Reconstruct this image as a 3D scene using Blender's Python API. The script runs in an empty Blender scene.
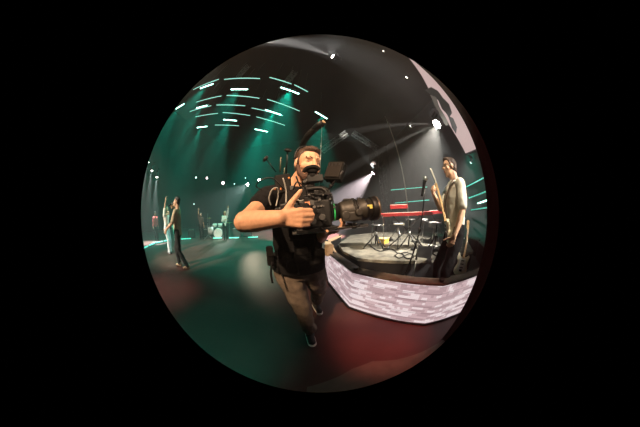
import bpy, bmesh, math, random
from mathutils import noise, Vector as V, Matrix as M, Quaternion as Q
random.seed(7)
PI = math.pi
S = bpy.context.scene
C = S.collection
EYE = V((0, 0, 1.36))
FL = 136.0                                    # fisheye focal length in pixels of a 640 wide frame

# ------------------------------------------------------------------ camera
cd = bpy.data.cameras.new('camera'); cam = bpy.data.objects.new('camera', cd); C.objects.link(cam); S.camera = cam
cam.location = EYE; cam.rotation_euler = (PI/2, 0, 0)
cd.type = 'PANO'
pc = cd if hasattr(cd, 'panorama_type') else cd.cycles
pc.panorama_type = 'FISHEYE_EQUISOLID'; pc.fisheye_lens = FL*36/640; pc.fisheye_fov = math.radians(164.6)
cd.sensor_width = 36; cd.sensor_height = 24; cd.sensor_fit = 'HORIZONTAL'; cd.clip_start = .01

# ------------------------------------------------------------------ measuring helpers
def ray(px, py):
    x = px-320; y = 213.5-py; r = math.hypot(x, y); th = 2*math.asin(min(1, r/(2*FL))); s = math.sin(th)/r if r else 0
    return V((x*s, math.cos(th), y*s))
def P(px, py, d): return EYE+ray(px, py)*d
def onz(px, py, z):
    d = ray(px, py); return EYE+d*((z-EYE.z)/d.z)
def atD(px, py, D):
    d = ray(px, py); return EYE+d*(D/math.hypot(d.x, d.y))
def onx(px, py, x):
    d = ray(px, py); return EYE+d*(x/d.x)

# ------------------------------------------------------------------ materials
MATS = {}
def mat(name, col, rough=.6, metal=0, emit=0, var=.12, scale=30, bump=0, spec=.5, ecol=None):
    if name in MATS: return MATS[name]
    m = bpy.data.materials.new(name); m.use_nodes = True; nt = m.node_tree; b = nt.nodes['Principled BSDF']
    b.inputs['Roughness'].default_value = rough; b.inputs['Metallic'].default_value = metal
    b.inputs['Specular IOR Level'].default_value = spec
    tc = nt.nodes.new('ShaderNodeTexCoord'); n = nt.nodes.new('ShaderNodeTexNoise'); n.inputs['Scale'].default_value = scale; n.inputs['Detail'].default_value = 4
    nt.links.new(tc.outputs['Object'], n.inputs['Vector'])
    r = nt.nodes.new('ShaderNodeValToRGB'); r.color_ramp.elements[0].position = .3; r.color_ramp.elements[1].position = .7
    r.color_ramp.elements[0].color = (*[c*(1-var) for c in col], 1); r.color_ramp.elements[1].color = (*[min(1, c*(1+var)) for c in col], 1)
    nt.links.new(n.outputs['Fac'], r.inputs[0]); nt.links.new(r.outputs[0], b.inputs['Base Color'])
    if bump:
        bp = nt.nodes.new('ShaderNodeBump'); bp.inputs['Strength'].default_value = bump; bp.inputs['Distance'].default_value = .01
        nt.links.new(n.outputs['Fac'], bp.inputs['Height']); nt.links.new(bp.outputs[0], b.inputs['Normal'])
    if emit:
        b.inputs['Emission Color'].default_value = (*(ecol or col), 1); b.inputs['Emission Strength'].default_value = emit
        try: m.cycles.emission_sampling = 'NONE'
        except Exception: pass
    MATS[name] = m
    return m
skin = mat('skin', (.56, .31, .19), .55, var=.08, scale=60)
skin2 = mat('skin_tan', (.5, .29, .18), .55, var=.08, scale=60)
hairm = mat('hair_brown', (.045, .02, .01), .6, var=.4, scale=120, bump=.6)
hairb = mat('hair_black', (.02, .015, .012), .6, var=.4, scale=120)
hairr = mat('hair_auburn', (.2, .06, .03), .6, var=.3, scale=120)
beardm = mat('beard_brown', (.05, .02, .01), .7, var=.35, scale=200, bump=.5)
black = mat('black_plastic', (.006, .006, .0065), .45, spec=.3)
blackr = mat('black_rough', (.007, .0065, .0065), .85, spec=.2)
blackm = mat('black_metal', (.014, .014, .015), .35, .5)
lensm = mat('lens_grey_black', (.02, .018, .015), .5, .1)
clothb = mat('black_cloth', (.007, .007, .008), .95, var=.3, scale=80, bump=.2, spec=.15)
trous = mat('brown_grey_twill', (.105, .082, .062), .9, var=.22, scale=25, bump=.35)
olive = mat('olive_cotton', (.34, .28, .18), .9, var=.15)
denim = mat('light_denim', (.5, .58, .62), .9, var=.15, scale=15)
white = mat('white_cloth', (.7, .68, .62), .9)
red = mat('red_cloth', (.5, .06, .06), .9)
rubberw = mat('white_rubber', (.75, .72, .66), .6)
steel = mat('steel', (.55, .55, .55), .3, .9)
dsteel = mat('dark_steel', (.1, .1, .1), .4, .8)
trussm = mat('truss_aluminium', (.35, .36, .36), .4, .7)
tanw = mat('tan_wood', (.36, .25, .15), .6, var=.2, scale=12)
redk = mat('red_lacquer', (.36, .018, .02), .35)
ivory = mat('ivory_keys', (.75, .72, .66), .4)
amber = mat('amber_lacquer', (.75, .36, .05), .5)
cream = mat('cream_lacquer', (.72, .6, .38), .3)
maple = mat('maple', (.6, .38, .18), .4)
glassd = mat('dark_glass', (.01, .01, .014), .08)
orange = mat('orange_plastic', (.6, .2, .05), .5)
TEAL = (.0, .9, .6)
ledthin = mat('led_tube_dim', (.3, .9, .72), .5, emit=.9, ecol=(.42, .95, .78))
ledhot = mat('led_tube_bright', (.6, 1, .9), .5, emit=7, ecol=(.45, 1, .82))
ledfloor = mat('led_floor', (.3, .9, .8), .5, emit=.6, ecol=(.15, .9, .68))
hotw = mat('lamp_white', (1, .95, .85), .5, emit=60, ecol=(1, .95, .86))
hotm = mat('lamp_small_white', (1, .95, .85), .5, emit=9, ecol=(1, .9, .8))
hotp = mat('lamp_pink', (1, .7, .75), .5, emit=9, ecol=(1, .62, .68))
hotc = mat('lamp_cool', (.8, 1, .95), .5, emit=5, ecol=(.75, 1, .95))

# ------------------------------------------------------------------ object helpers
def wm(o):
    return wm(o.parent)@o.matrix_basis if o.parent else o.matrix_basis.copy()
def tag(o, label=None, cat=None, group=None, kind=None):
    if label: o['label'] = label
    if cat: o['category'] = cat
    if group: o['group'] = group
    if kind: o['kind'] = kind
    return o
def thing(name, label, cat, loc=(0, 0, 0), rz=0, group=None):
    o = bpy.data.objects.new(name, None); C.objects.link(o); o.location = loc; o.rotation_euler = (0, 0, rz); o.empty_display_size = .1
    o.matrix_basis = M.Translation(loc)@M.Rotation(rz, 4, 'Z')
    return tag(o, label, cat, group)
def frame(x, z):
    """rotation whose local X is x and whose local Z is as near z as it can be"""
    x = V(x).normalized(); y = V(z).cross(x)
    if y.length < 1e-5: y = V((0, 1, 0)).cross(x)
    y.normalize(); z = x.cross(y)
    return M((x, y, z)).transposed().to_4x4()
class B:
    def __init__(s): s.bm = bmesh.new()
    def _add(s, ret, mtx, smooth):
        vs = ret['verts']; bmesh.ops.transform(s.bm, matrix=mtx, verts=vs)
        if smooth:
            for f in {f for v in vs for f in v.link_faces}: f.smooth = True
        return s
    def box(s, c, size, rot=None):
        m = M.Translation(c)@(rot or M.Identity(4))@M.Diagonal((*size, 1))
        return s._add(bmesh.ops.create_cube(s.bm, size=1), m, False)
    def ell(s, c, r, rot=None, seg=16):
        m = M.Translation(c)@(rot or M.Identity(4))@M.Diagonal((*r, 1))
        return s._add(bmesh.ops.create_uvsphere(s.bm, u_segments=seg, v_segments=max(6, seg//2+2), radius=1), m, True)
    def cyl(s, a, b, r0, r1=None, n=14, caps=True):
        a = V(a); b = V(b); d = b-a; r1 = r0 if r1 is None else r1
        q = V((0, 0, 1)).rotation_difference(d.normalized()).to_matrix().to_4x4()
        ret = bmesh.ops.create_cone(s.bm, cap_ends=caps, segments=n, radius1=r0, radius2=r1, depth=d.length)
        s._add(ret, M.Translation((a+b)/2)@q, False)
        for f in {f for v in ret['verts'] for f in v.link_faces}:
            if len(f.verts) == 4: f.smooth = True
        return s
    def cap(s, a, b, r0, r1=None, n=14):
        r1 = r0 if r1 is None else r1
        s.ell(a, (r0,)*3, seg=n); s.ell(b, (r1,)*3, seg=n)
        if (V(a)-V(b)).length > 1e-5: s.cyl(a, b, r0, r1, n)
        return s
    def tube(s, pts, r, n=8):
        pts = [V(p) for p in pts]; rings = []
        for i, p in enumerate(pts):
            t = (pts[min(i+1, len(pts)-1)]-pts[max(i-1, 0)]).normalized()
            u = t.cross(V((0, 0, 1)));
            if u.length < .05: u = t.cross(V((0, 1, 0)))
            u.normalize(); w = t.cross(u)
            rr = r[i] if isinstance(r, (list, tuple)) else r
            rings.append([s.bm.verts.new(p+(u*math.cos(2*PI*k/n)+w*math.sin(2*PI*k/n))*rr) for k in range(n)])
        for a, b in zip(rings, rings[1:]):
            for k in range(n):
                s.bm.faces.new((a[k], a[(k+1) % n], b[(k+1) % n], b[k])).smooth = True
        s.bm.faces.new(rings[0][::-1]); s.bm.faces.new(rings[-1])
        return s
    def loft(s, secs, n=24):
        """secs: (centre, rx, ry, xaxis, yaxis)"""
        rings = []
        for c, rx, ry, X, Y in secs:
            rings.append([s.bm.verts.new(V(c)+V(X)*rx*math.cos(2*PI*k/n)+V(Y)*ry*math.sin(2*PI*k/n)) for k in range(n)])
        for a, b in zip(rings, rings[1:]):
            for k in range(n): s.bm.faces.new((a[k], a[(k+1) % n], b[(k+1) % n], b[k])).smooth = True
        s.bm.faces.new(rings[0][::-1]); s.bm.faces.new(rings[-1])
        return s
    def lathe(s, o, axis, prof, n=28):
        """prof: (distance along axis, radius)"""
        ax = V(axis).normalized(); u = ax.cross(V((0, 0, 1)));
        if u.length < .05: u = V((1, 0, 0))
        u.normalize(); w = ax.cross(u)
        return s.loft([(V(o)+ax*t, r, r, u, w) for t, r in prof], n)
    def prism(s, pts, h, mtx=None):
        """outline in xy, thickness h along z"""
        mtx = mtx or M.Identity(4)
        a = [s.bm.verts.new(mtx@V((x, y, -h/2))) for x, y in pts]; b = [s.bm.verts.new(mtx@V((x, y, h/2))) for x, y in pts]
        s.bm.faces.new(a[::-1]); s.bm.faces.new(b); k = len(pts)
        for i in range(k): s.bm.faces.new((a[i], a[(i+1) % k], b[(i+1) % k], b[i]))
        return s
    def quad(s, *p):
        s.bm.faces.new([s.bm.verts.new(V(q)) for q in p]); return s
    def build(s, name, m, parent=None, local=False, bevel=0, voxel=0, smooth=3, solid=0, wrinkle=0):
        bmesh.ops.recalc_face_normals(s.bm, faces=s.bm.faces[:])
        if parent is not None and not local: bmesh.ops.transform(s.bm, matrix=wm(parent).inverted(), verts=s.bm.verts[:])
        me = bpy.data.meshes.new(name); s.bm.to_mesh(me); s.bm.free()
        o = bpy.data.objects.new(name, me); C.objects.link(o)
        if voxel:
            r = o.modifiers.new('r', 'REMESH'); r.mode = 'VOXEL'; r.voxel_size = voxel; r.use_smooth_shade = True
            if smooth:
                k = o.modifiers.new('s', 'SMOOTH'); k.factor = .5; k.iterations = smooth
            dg = bpy.context.evaluated_depsgraph_get(); dg.update()
            nm = bpy.data.meshes.new_from_object(o.evaluated_get(dg)); o.modifiers.clear(); o.data = nm; nm.name = name
            for p in nm.polygons: p.use_smooth = True
            if wrinkle:
                ns = [v.normal.copy() for v in nm.vertices]
                for v, q in zip(nm.vertices, ns):
                    c_ = v.co; a_ = noise.noise(V((c_.x*9+c_.z*3, c_.y*9, c_.z*9-c_.x*5)))+.5*noise.noise(V((c_.x*22+c_.z*12, c_.y*22, c_.z*17)))
                    v.co = c_+q*a_*wrinkle
            bpy.data.meshes.remove(me); me = nm
        me.materials.clear(); me.materials.append(m)
        if bevel:
            k = o.modifiers.new('b', 'BEVEL'); k.width = bevel; k.segments = 2; k.limit_method = 'ANGLE'
        if solid:
            k = o.modifiers.new('t', 'SOLIDIFY'); k.thickness = solid; k.offset = 0
        if parent is not None: o.parent = parent
        return o
def kids(o): return [c for c in bpy.data.objects if c.parent == o]
def dup(o, parent=None):
    c = o.copy(); C.objects.link(c)
    if parent is not None: c.parent = parent
    for k in kids(o): dup(k, c)
    return c
def spline(pts, n=6):
    pts = [V(p) for p in pts]; out = []
    for i in range(len(pts)-1):
        p0 = pts[max(i-1, 0)]; p1 = pts[i]; p2 = pts[i+1]; p3 = pts[min(i+2, len(pts)-1)]
        for k in range(n):
            t = k/n; out.append(.5*((2*p1)+(p2-p0)*t+(2*p0-5*p1+4*p2-p3)*t*t+(3*p1-p0-3*p2+p3)*t**3))
    out.append(pts[-1]); return out
def spot(name, loc, target, power, col, deg, blend=.4, r=.05):
    l = bpy.data.lights.new(name, 'SPOT'); l.energy = power; l.color = col; l.spot_size = math.radians(deg); l.spot_blend = blend; l.shadow_soft_size = r
    o = bpy.data.objects.new(name, l); C.objects.link(o); o.location = loc
    o.rotation_euler = (V(target)-V(loc)).to_track_quat('-Z', 'Y').to_euler(); return o

# ------------------------------------------------------------------ the hall
X0, X1, Y0, Y1, ZC = -13, 9, -7, 15, 10.5
fm = mat('stage_floor', (.06, .021, .018), .5, var=.35, scale=1.3, spec=.4)
wallm = mat('black_wall', (.009, .009, .0095), .95, var=.3, scale=.8, spec=.1)
def struct(name, b, m): o = b.build(name, m); o['kind'] = 'structure'; return o
struct('floor', B().box(((X0+X1)/2, (Y0+Y1)/2, -.1), (X1-X0, Y1-Y0, .2)), fm)
struct('ceiling', B().box(((X0+X1)/2, (Y0+Y1)/2, ZC+.1), (X1-X0, Y1-Y0, .2)), wallm)
struct('wall_back', B().box(((X0+X1)/2, Y1+.1, ZC/2), (X1-X0+.4, .2, ZC)), wallm)
struct('wall_front', B().box(((X0+X1)/2, Y0-.1, ZC/2), (X1-X0+.4, .2, ZC)), wallm)
struct('wall_left', B().box((X0-.1, (Y0+Y1)/2, ZC/2), (.2, Y1-Y0, ZC)), wallm)
struct('wall_right', B().box((X1+.1, (Y0+Y1)/2, ZC/2), (.2, Y1-Y0, ZC)), mat('right_wall', (.1, .1, .1), .9, var=.2, scale=.8))
# the hall's air is filled with thin stage haze
w = bpy.data.worlds.new('world'); S.world = w; w.use_nodes = True; nt = w.node_tree; nt.nodes['Background'].inputs[0].default_value = (0, 0, 0, 1)
vs = nt.nodes.new('ShaderNodeVolumeScatter'); vs.inputs['Density'].default_value = .014; vs.inputs['Anisotropy'].default_value = .2
nt.links.new(vs.outputs[0], nt.nodes['World Output'].inputs['Volume'])

# lighter strip of floor covering at the photographer's feet
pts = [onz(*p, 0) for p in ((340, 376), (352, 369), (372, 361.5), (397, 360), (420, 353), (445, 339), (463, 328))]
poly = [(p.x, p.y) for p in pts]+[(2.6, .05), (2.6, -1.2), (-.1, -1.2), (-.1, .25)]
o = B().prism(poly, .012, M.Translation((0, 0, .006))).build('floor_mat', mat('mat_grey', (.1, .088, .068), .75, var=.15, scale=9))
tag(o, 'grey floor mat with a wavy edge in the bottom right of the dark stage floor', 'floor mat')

# teal lights along the stage edge
seg = [((143, 249), (148, 246.6)), ((149, 246), (155, 243.6)), ((156, 243.4), (163, 241.9)), ((164, 241.6), (171, 240.6)), ((181, 239.6), (191, 238.9)), ((213, 238.6), (222, 238.3)), ((229, 238.3), (239, 238)), ((248, 237.8), (258, 237.4))]
nm = ['at the far left end of the stage edge', 'second from the far left end of the stage edge', 'in front of the person in red', 'just left of the woman in jeans', 'just right of the walking man in olive', 'left of the drum kit', 'right of the red-haired singer', 'beside the elbow of the camera operator']
for (a, b), n in zip(seg, nm):
    A, Bq = onz(*a, .03), onz(*b, .03); t = thing('edge_light', 'glowing teal floor light strip '+n, 'floor light', (A+Bq)/2-V((0, 0, .03)), group='floor light strips along the stage edge')
    f = frame(Bq-A, (0, 0, 1)); L = (Bq-A).length
    B().box((A+Bq)/2-V((0, 0, .015)), (L+.06, .12, .03), f).build('housing', blackm, t)
    B().box((A+Bq)/2+V((0, 0, .025)), (L, .06, .05), f).build('light_tube', ledfloor, t)

# ------------------------------------------------------------------ ceiling LED bars
thin = [((193.5, 89.5), (218.4, 79.4), 'leftmost in the topmost row'), ((224.5, 79.4), (259.5, 78.6), 'second from the left in the topmost row'),
        ((270, 77.5), (291, 83.8), 'third from the left in the topmost row'), ((294.7, 85), (307.5, 91.6), 'short one at the right end of the top row'),
        ((196.3, 102.2), (221, 96), 'leftmost in the second row'), ((226.9, 95.4), (258.9, 98.2), 'middle of the second row'), ((267.5, 99.4), (299.4, 111), 'rightmost of the second row'),
        ((190, 111.5), (211, 105.8), 'leftmost in the third row'), ((216.7, 105), (244.8, 105.8), 'middle of the third row'), ((251.9, 108), (282.5, 115.6), 'rightmost of the third row'),
        ((195.6, 116.8), (217.6, 113.4), 'leftmost in the fourth row'), ((223, 112.5), (249.9, 115.5), 'middle of the fourth row'), ((256.6, 116.9), (284.7, 125.3), 'rightmost of the fourth row'),
        ((215, 125), (238.7, 125.8), 'alone in the lowest row')]
for a, b, n in thin:
    A, Bq = onz(*a, 8), onz(*b, 8); c = (A+Bq)/2
    t = thing('light_bar', 'long thin teal ceiling light bar, '+n, 'light bar', c, group='thin teal ceiling light bars')
    f = frame(Bq-A, (0, 0, 1)); L = (Bq-A).length
    B().box(c+V((0, 0, .045)), (L+.05, .07, .06), f).build('housing', blackm, t)
    B().cap(A, Bq, .03, n=10).build('light_tube', ledthin, t)
    for k in (.2, .8): B().cyl(A.lerp(Bq, k)+V((0, 0, .06)), A.lerp(Bq, k)+V((0, 0, ZC-8.005)), .008, n=6).build('hanging_wire', dsteel, t)
hot = [((200.3, 88.5), (213, 84), 'leftmost of the three in the top row'), ((230.9, 89.5), (247.7, 89.5), 'middle of the three in the top row'), ((280.6, 87.5), (299, 94), 'rightmost of the three in the top row'),
       ((176, 109), (184, 104), 'alone at the far left'), ((196.3, 108.3), (207, 105.6), 'on the left in the middle row'), ((265.3, 110), (281, 115), 'on the right in the middle row'),
       ((223.3, 119.7), (236.6, 120.8), 'between the middle row and the lowest row'), ((197, 127.7), (207, 126.5), 'lowest on the left'), ((254.7, 129.2), (267.5, 131.9), 'lowest, nearest to the antennas of the camera'), ((315.3, 111.9), (327, 118.8), 'just above the boom over the camera operator')]
hp = [1.0, .8, 1.6, .7, .8, 1.3, .9, .9, 1.2, 1.3]
for (a, b, n), k in zip(hot, hp):
    A, Bq = onz(*a, 7.7), onz(*b, 7.7); c = (A+Bq)/2
    t = thing('wash_light', 'short bright teal stage light bar, '+n, 'stage light', c, group='bright teal ceiling lights')
    f = frame(Bq-A, (0, 0, 1)); L = (Bq-A).length
    B().box(c+V((0, 0, .09)), (L+.08, .16, .12), f).build('housing', blackm, t, bevel=.01)
    B().box(c+V((0, 0, .01)), (L, .065, .045), f).build('light_tube', ledhot, t)
    y_ = B(); fx = (Bq-A).normalized()
    for s_ in (-1, 1): y_.box(c+fx*s_*(L/2+.06)+V((0, 0, .16)), (.03, .05, .28), f)
    y_.box(c+V((0, 0, .3)), (L+.16, .05, .03), f).cyl(c+V((0, 0, .3)), c+V((0, 0, ZC-7.705)), .02, n=8)
    y_.build('bracket', dsteel, t)
    spot('teal_wash', c-V((0, 0, .06)), c+V((-.25, -.1, -3)), 2800*k, TEAL, 42, .8, .12)

# ------------------------------------------------------------------ trusses
def truss(name, label, a, b, w=.3, r=.02, n=8, m=trussm, group=None):
    a = V(a); b = V(b); f = frame(b-a, (0, 0, 1) if abs((b-a).normalized().z) < .9 else (0, 1, 0)); L = (b-a).length
    t = thing(name, label, 'truss', a if a.z < b.z else b, group=group); y = f@V((0, 1, 0)); z = f@V((0, 0, 1))
    co = [y*s1*w/2+z*s2*w/2 for s1, s2 in ((1, 1), (-1, 1), (-1, -1), (1, -1))]
    for k in co: B().cyl(a+k, b+k, r, n=8).build('chord', m, t)
    lt = B()
    for i in range(n):
        p, q = a.lerp(b, i/n), a.lerp(b, (i+1)/n)
        for k in range(4):
            u, v = (co[k], co[(k+1) % 4]) if i % 2 else (co[(k+1) % 4], co[k])
            lt.cyl(p+u, q+v, r*.6, n=6); lt.cyl(p+co[k], p+co[(k+1) % 4], r*.6, n=6)
    lt.build('lattice', m, t); return t
truss('ceiling_truss', 'aluminium roof truss rising from behind the head of the camera operator', P(322, 151, 11), P(347, 133, 11), .35, .03, 9)
truss('ceiling_truss', 'aluminium roof truss sloping down to the dark tower right of the monitor', P(353, 133, 11), P(377, 149, 11), .35, .03, 9)
truss('ceiling_truss', 'short pale truss above the rightmost bright teal light', onz(285, 84, 9), onz(295, 72, 9), .3, .03, 6)
truss('ceiling_truss', 'short dim truss above the middle of the topmost thin bars', onz(239, 76, 9), onz(248, 66, 9), .3, .03, 6)
bt = atD(387, 232, 8); truss('truss_tower', 'dark vertical truss tower standing behind the keyboards', (bt.x, bt.y, 0), (bt.x-.25, bt.y+.1, 5.1), .35, .025, 14, dsteel)
pp = atD(410, 214, 6.2)
t = thing('lighting_pole', 'thin pale pole rising tall behind the keyboards', 'pole', (pp.x, pp.y, 0))
B().cyl((pp.x, pp.y, .02), (pp.x-.35, pp.y+.3, 6.6), .03, n=10).build('tube', mat('pale_pole', (.6, .58, .5), .5), t)
B().cyl((pp.x, pp.y, 0), (pp.x, pp.y, .03), .3, n=24).build('base_plate', dsteel, t)

# ------------------------------------------------------------------ moving heads
def lamp(label, loc, target, lens, r=.09, group='stage spotlights'):
    loc = V(loc); d = (V(target)-loc).normalized(); t = thing('stage_spotlight', label, 'spotlight', loc, group=group)
    B().lathe(loc, d, [(-r*2.6, r*.55), (-r*2.2, r*.85), (-r*.4, r*1.0), (0, r*1.15), (.01, r*1.15)], 16).build('head', black, t)
    B().lathe(loc, d, [(.012, r), (.03, r*.8), (.038, r*.2)], 16).build('lens', lens, t)
    s = d.cross(V((0, 0, 1)))
    s = s.normalized() if s.length > .05 else V((1, 0, 0)); c = loc-d*r*1.2; y = B()
    for k in (-1, 1): y.box(c+s*k*r*1.35+V((0, 0, r*.9)), (r*.25, r*.5, r*2.6), frame(s, (0, 0, 1)))
    y.box(c+V((0, 0, r*2.2)), (r*2.9, r*.6, r*.3), frame(s, (0, 0, 1))); y.build('yoke', black, t)
    B().box(c+V((0, 0, r*2.9)), (r*2.4, r*1.6, r*1.0), frame(s, (0, 0, 1))).build('base', black, t)
    return loc+d*.06
WARM = (1, .93, .82)
big = P(437, 124, 4.3); a = lamp('blazing white spotlight in front of the big screen', big, (.5, 2.5, 2.0), hotw, .13)
spot('white_key', a, (1.9, 3.2, .8), 4000, WARM, 58, .6, .06)
for q, pw in ((P(372, 128, 7), 14000), (P(368, 158, 7), 14000)): spot('white_beam', a+(q-a).normalized()*.1, q, pw, WARM, 6, .6, .02)
spot('white_down', a, P(456, 158, 8), 20000, (.97, 1, .94), 60, .8, .05)
pk = P(373, 173, 8.5); a = lamp('pinkish white spotlight on the dark tower, beaming down to the monitor', pk, P(338, 205, 8), hotp, .12)
spot('pink_beam', a, P(338, 208, 8), 20000, (1, .82, .85), 46, .5, .05)
lamp('dim pinkish spotlight hanging above the bright one on the tower', P(373.5, 164, 8.6), P(360, 200, 5), mat('lamp_dim', (.6, .45, .42), .5, emit=.5, ecol=(.6, .45, .42)), .17)
for i, ((px, py), n) in enumerate((((148, 162), 'outermost'), ((152, 170.5), 'middle'), ((157, 177), 'innermost'))):
    p = P(px, py, 9); a = lamp('cool white spotlight beaming down on the far left, %s of three' % n, p, p+V((.2, 0, -3)), hotm, .1)
    spot('side_beam', a, p+V((.35+.25*i, 0, -3)), 3800, (.85, 1, .95), 24, .6, .04)
p = P(333.5, 56.5, 3.6); a = lamp('white spotlight at the top, throwing its beam to the left', p, p+V((-3, -1.2, .1)), hotm, .07)
spot('top_beam', a, P(262, 40, 4.2), 5000, (1, .95, .9), 20, .6, .04); spot('top_wash', a, P(335, 36, 4), 420, (1, .97, .93), 75, .9, .05)
p = P(262.5, 42, 4); a = lamp('small white spotlight at the top left rim of the ceiling', p, p+V((1, .6, -.6)), hotm, .035); spot('rim_beam', a, P(330, 48, 3.5), 2500, (1, .96, .92), 30, .8, .04)
for (px, py), n, lm, r, q in (((384, 51), 'tiny white spotlight near the top right rim', hotm, .03, (360, 58)), ((407, 77), 'small white spotlight left of the big screen, beaming left', hotm, .05, (375, 99)), ((411, 126), 'small white spotlight left of the blazing one', hotm, .04, (385, 133)), ((471, 162), 'small white spotlight below the big screen', hotc, .05, (455, 190))):
    p = P(px, py, 5); a = lamp(n, p, P(*q, 5.5), lm, r); spot('thin_beam', a, P(*q, 5.2), 420 if r > .03 else 120, WARM, 14, .7, .02)
for (px, py), n, lm, r in (((196, 177.5), 'small cool far spotlight, leftmost of the far row', hotc, .06), ((207, 178), 'pink far spotlight, second from the left of the far row', hotp, .09), ((223, 183), 'bright pinkish far spotlight above the drum kit', hotp, .13), ((234.5, 184), 'faint far spotlight left of the bright pair', hotc, .04), ((247.5, 184.5), 'bright far spotlight left of the operator\'s shoulder', hotw, .11), ((245.5, 178), 'tiny far spotlight above the bright pair', hotc, .04), ((259, 180), 'bright warm far spotlight nearest to the operator\'s shoulder', hotw, .09), ((194, 204), 'tiny low far spotlight above the singer in dark clothes', hotc, .035)):
    p = P(px, py, 12); lamp(n, p, EYE, lm, r, group='far row of spotlights')
spot('far_beam', P(248, 184, 11.8), P(235, 195, 10), 2500, (.8, 1, .95), 40, .7)

# ------------------------------------------------------------------ big side screen
scr = bpy.data.materials.new('screen_picture'); scr.use_nodes = True; nt = scr.node_tree; nt.nodes.clear()
ou = nt.nodes.new('ShaderNodeOutputMaterial'); em = nt.nodes.new('ShaderNodeEmission'); tc = nt.nodes.new('ShaderNodeTexCoord'); no = nt.nodes.new('ShaderNodeTexNoise'); no.inputs['Scale'].default_value = .6; no.inputs['Detail'].default_value = 3
rp = nt.nodes.new('ShaderNodeValToRGB'); rp.color_ramp.elements[0].color = (.62, .42, .4, 1); rp.color_ramp.elements[1].color = (.78, .6, .56, 1)
nt.links.new(tc.outputs['Object'], no.inputs[0]); nt.links.new(no.outputs[0], rp.inputs[0]); nt.links.new(rp.outputs[0], em.inputs[0]); nt.links.new(em.outputs[0], ou.inputs[0]); em.inputs[1].default_value = .85
t = thing('video_screen', 'tall pinkish video screen high on the right showing a dark blurred performer', 'screen', (4.5, 0, 3.25))
edge = [(1.7, 3.22), (1.87, 4.0), (2.12, 5.5), (1.62, 7.4), (1.22, 9.2)]
def slab(x, grow):
    b_ = B(); b_.bm.faces.new([b_.bm.verts.new(V((x, q, z))) for q, z in [(-2.4-grow, 3.22-grow)]+[(q+grow, z+(-grow if i == 0 else grow if i == 4 else 0)) for i, (q, z) in enumerate(edge)]+[(-2.4-grow, 9.2+grow)]]); return b_
slab(4.5, 0).build('display', scr, t)
slab(4.57, .03).build('back_panel', black, t, solid=.1)
def onscr(px, py): return onx(px, py, 4.49)
dk = mat('screen_dark', (.03, .03, .03), .6, emit=.1, ecol=(.2, .2, .17)); dk2 = mat('screen_mid', (.1, .1, .09), .6, emit=.25, ecol=(.4, .34, .28))
fig = [((425, 90), (431, 87), (438, 91), (443, 98), (449, 104), (452, 113), (449, 118), (446, 113), (442, 109), (438, 100), (431, 95)), ((430, 95), (436, 97), (440, 108), (446, 118), (449, 124), (446, 126), (440, 118), (435, 106)), ((448, 116), (453, 118), (457, 127), (456, 134), (452, 128))]
for k, g_ in enumerate(fig):
    b_ = B(); b_.bm.faces.new([b_.bm.verts.new(onscr(*q)) for q in g_]); b_.build('picture', dk if k != 1 else dk2, t)
# teal bars behind the band
bars = [((391, 190), (427, 187), 7.5, 'left, upper of the two above the keyboards', ledfloor), ((395, 203), (429, 200), 7.5, 'left, lower of the two above the keyboards', ledfloor),
        ((466, 187), (486, 176.5), 6.2, 'topmost of those right of the guitarist', ledfloor), ((469, 198), (491, 189.5), 6.2, 'second of those right of the guitarist', ledfloor), ((478, 203.5), (492, 198.5), 6.0, 'short and brightest right of the guitarist', ledhot), ((471, 210), (491, 207), 6.2, 'lowest of those right of the guitarist', ledfloor)]
for a, b, D, n, m_ in bars:
    A = P(*a, D); Bq = ray(*b); Bq = EYE+Bq*((A.z-EYE.z)/Bq.z)
    if (Bq-A).length > 5: Bq = A+(Bq-A).normalized()*5
    c = (A+Bq)/2; t = thing('wall_light_bar', 'horizontal teal light bar behind the band, '+n, 'light bar', (c.x, c.y, c.z), group='teal light bars behind the band')
    B().cap(A, Bq, .022, n=10).build('light_tube', m_, t)
    off = V((c.x, c.y, 0)).normalized()*.06; B().box(c+off, ((Bq-A).length+.06, .06, .09), frame(Bq-A, (0, 0, 1))).build('housing', blackm, t)
spot('teal_back', (6.2, 2.0, 4.2), (6.5, 2.6, .6), 900, TEAL, 80, .8, .2)

# ------------------------------------------------------------------ added black drape, stands in for the dark right rim
b_ = B(); n = 90; rows = []
for k in range(n+1):
    u = k/n; x = 1.28+.75*u+.02*math.sin(u*70); y = .295-1.7*u+.035*math.sin(u*58+1)
    rows.append([b_.bm.verts.new((x+.012*math.sin(z*1.7+u*30)*z/4, y, z)) for z in (.015, .5, 1, 1.5, 2, 2.6, 3.2, 4)])
for a, c in zip(rows, rows[1:]):
    for k in range(7): b_.bm.faces.new((a[k], c[k], c[k+1], a[k+1])).smooth = True
t = thing('added_drape', 'added black drape darkening the right rim of the view', 'curtain', (1.6, -.5, 0))
b_.build('cloth', mat('black_velvet', (.004, .004, .004), 1, spec=.1), t, solid=.006)
B().cyl((1.26, .36, 4.02), (2.05, -1.45, 4.02), .025, n=10).build('rail', blackm, t)
B().cyl((2.05, -1.5, 0), (2.05, -1.5, 4.05), .03, n=10).cyl((1.7, -.55, 0), (1.7, -.55, 4.02), .02, n=10).build('upright', blackm, t)

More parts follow.
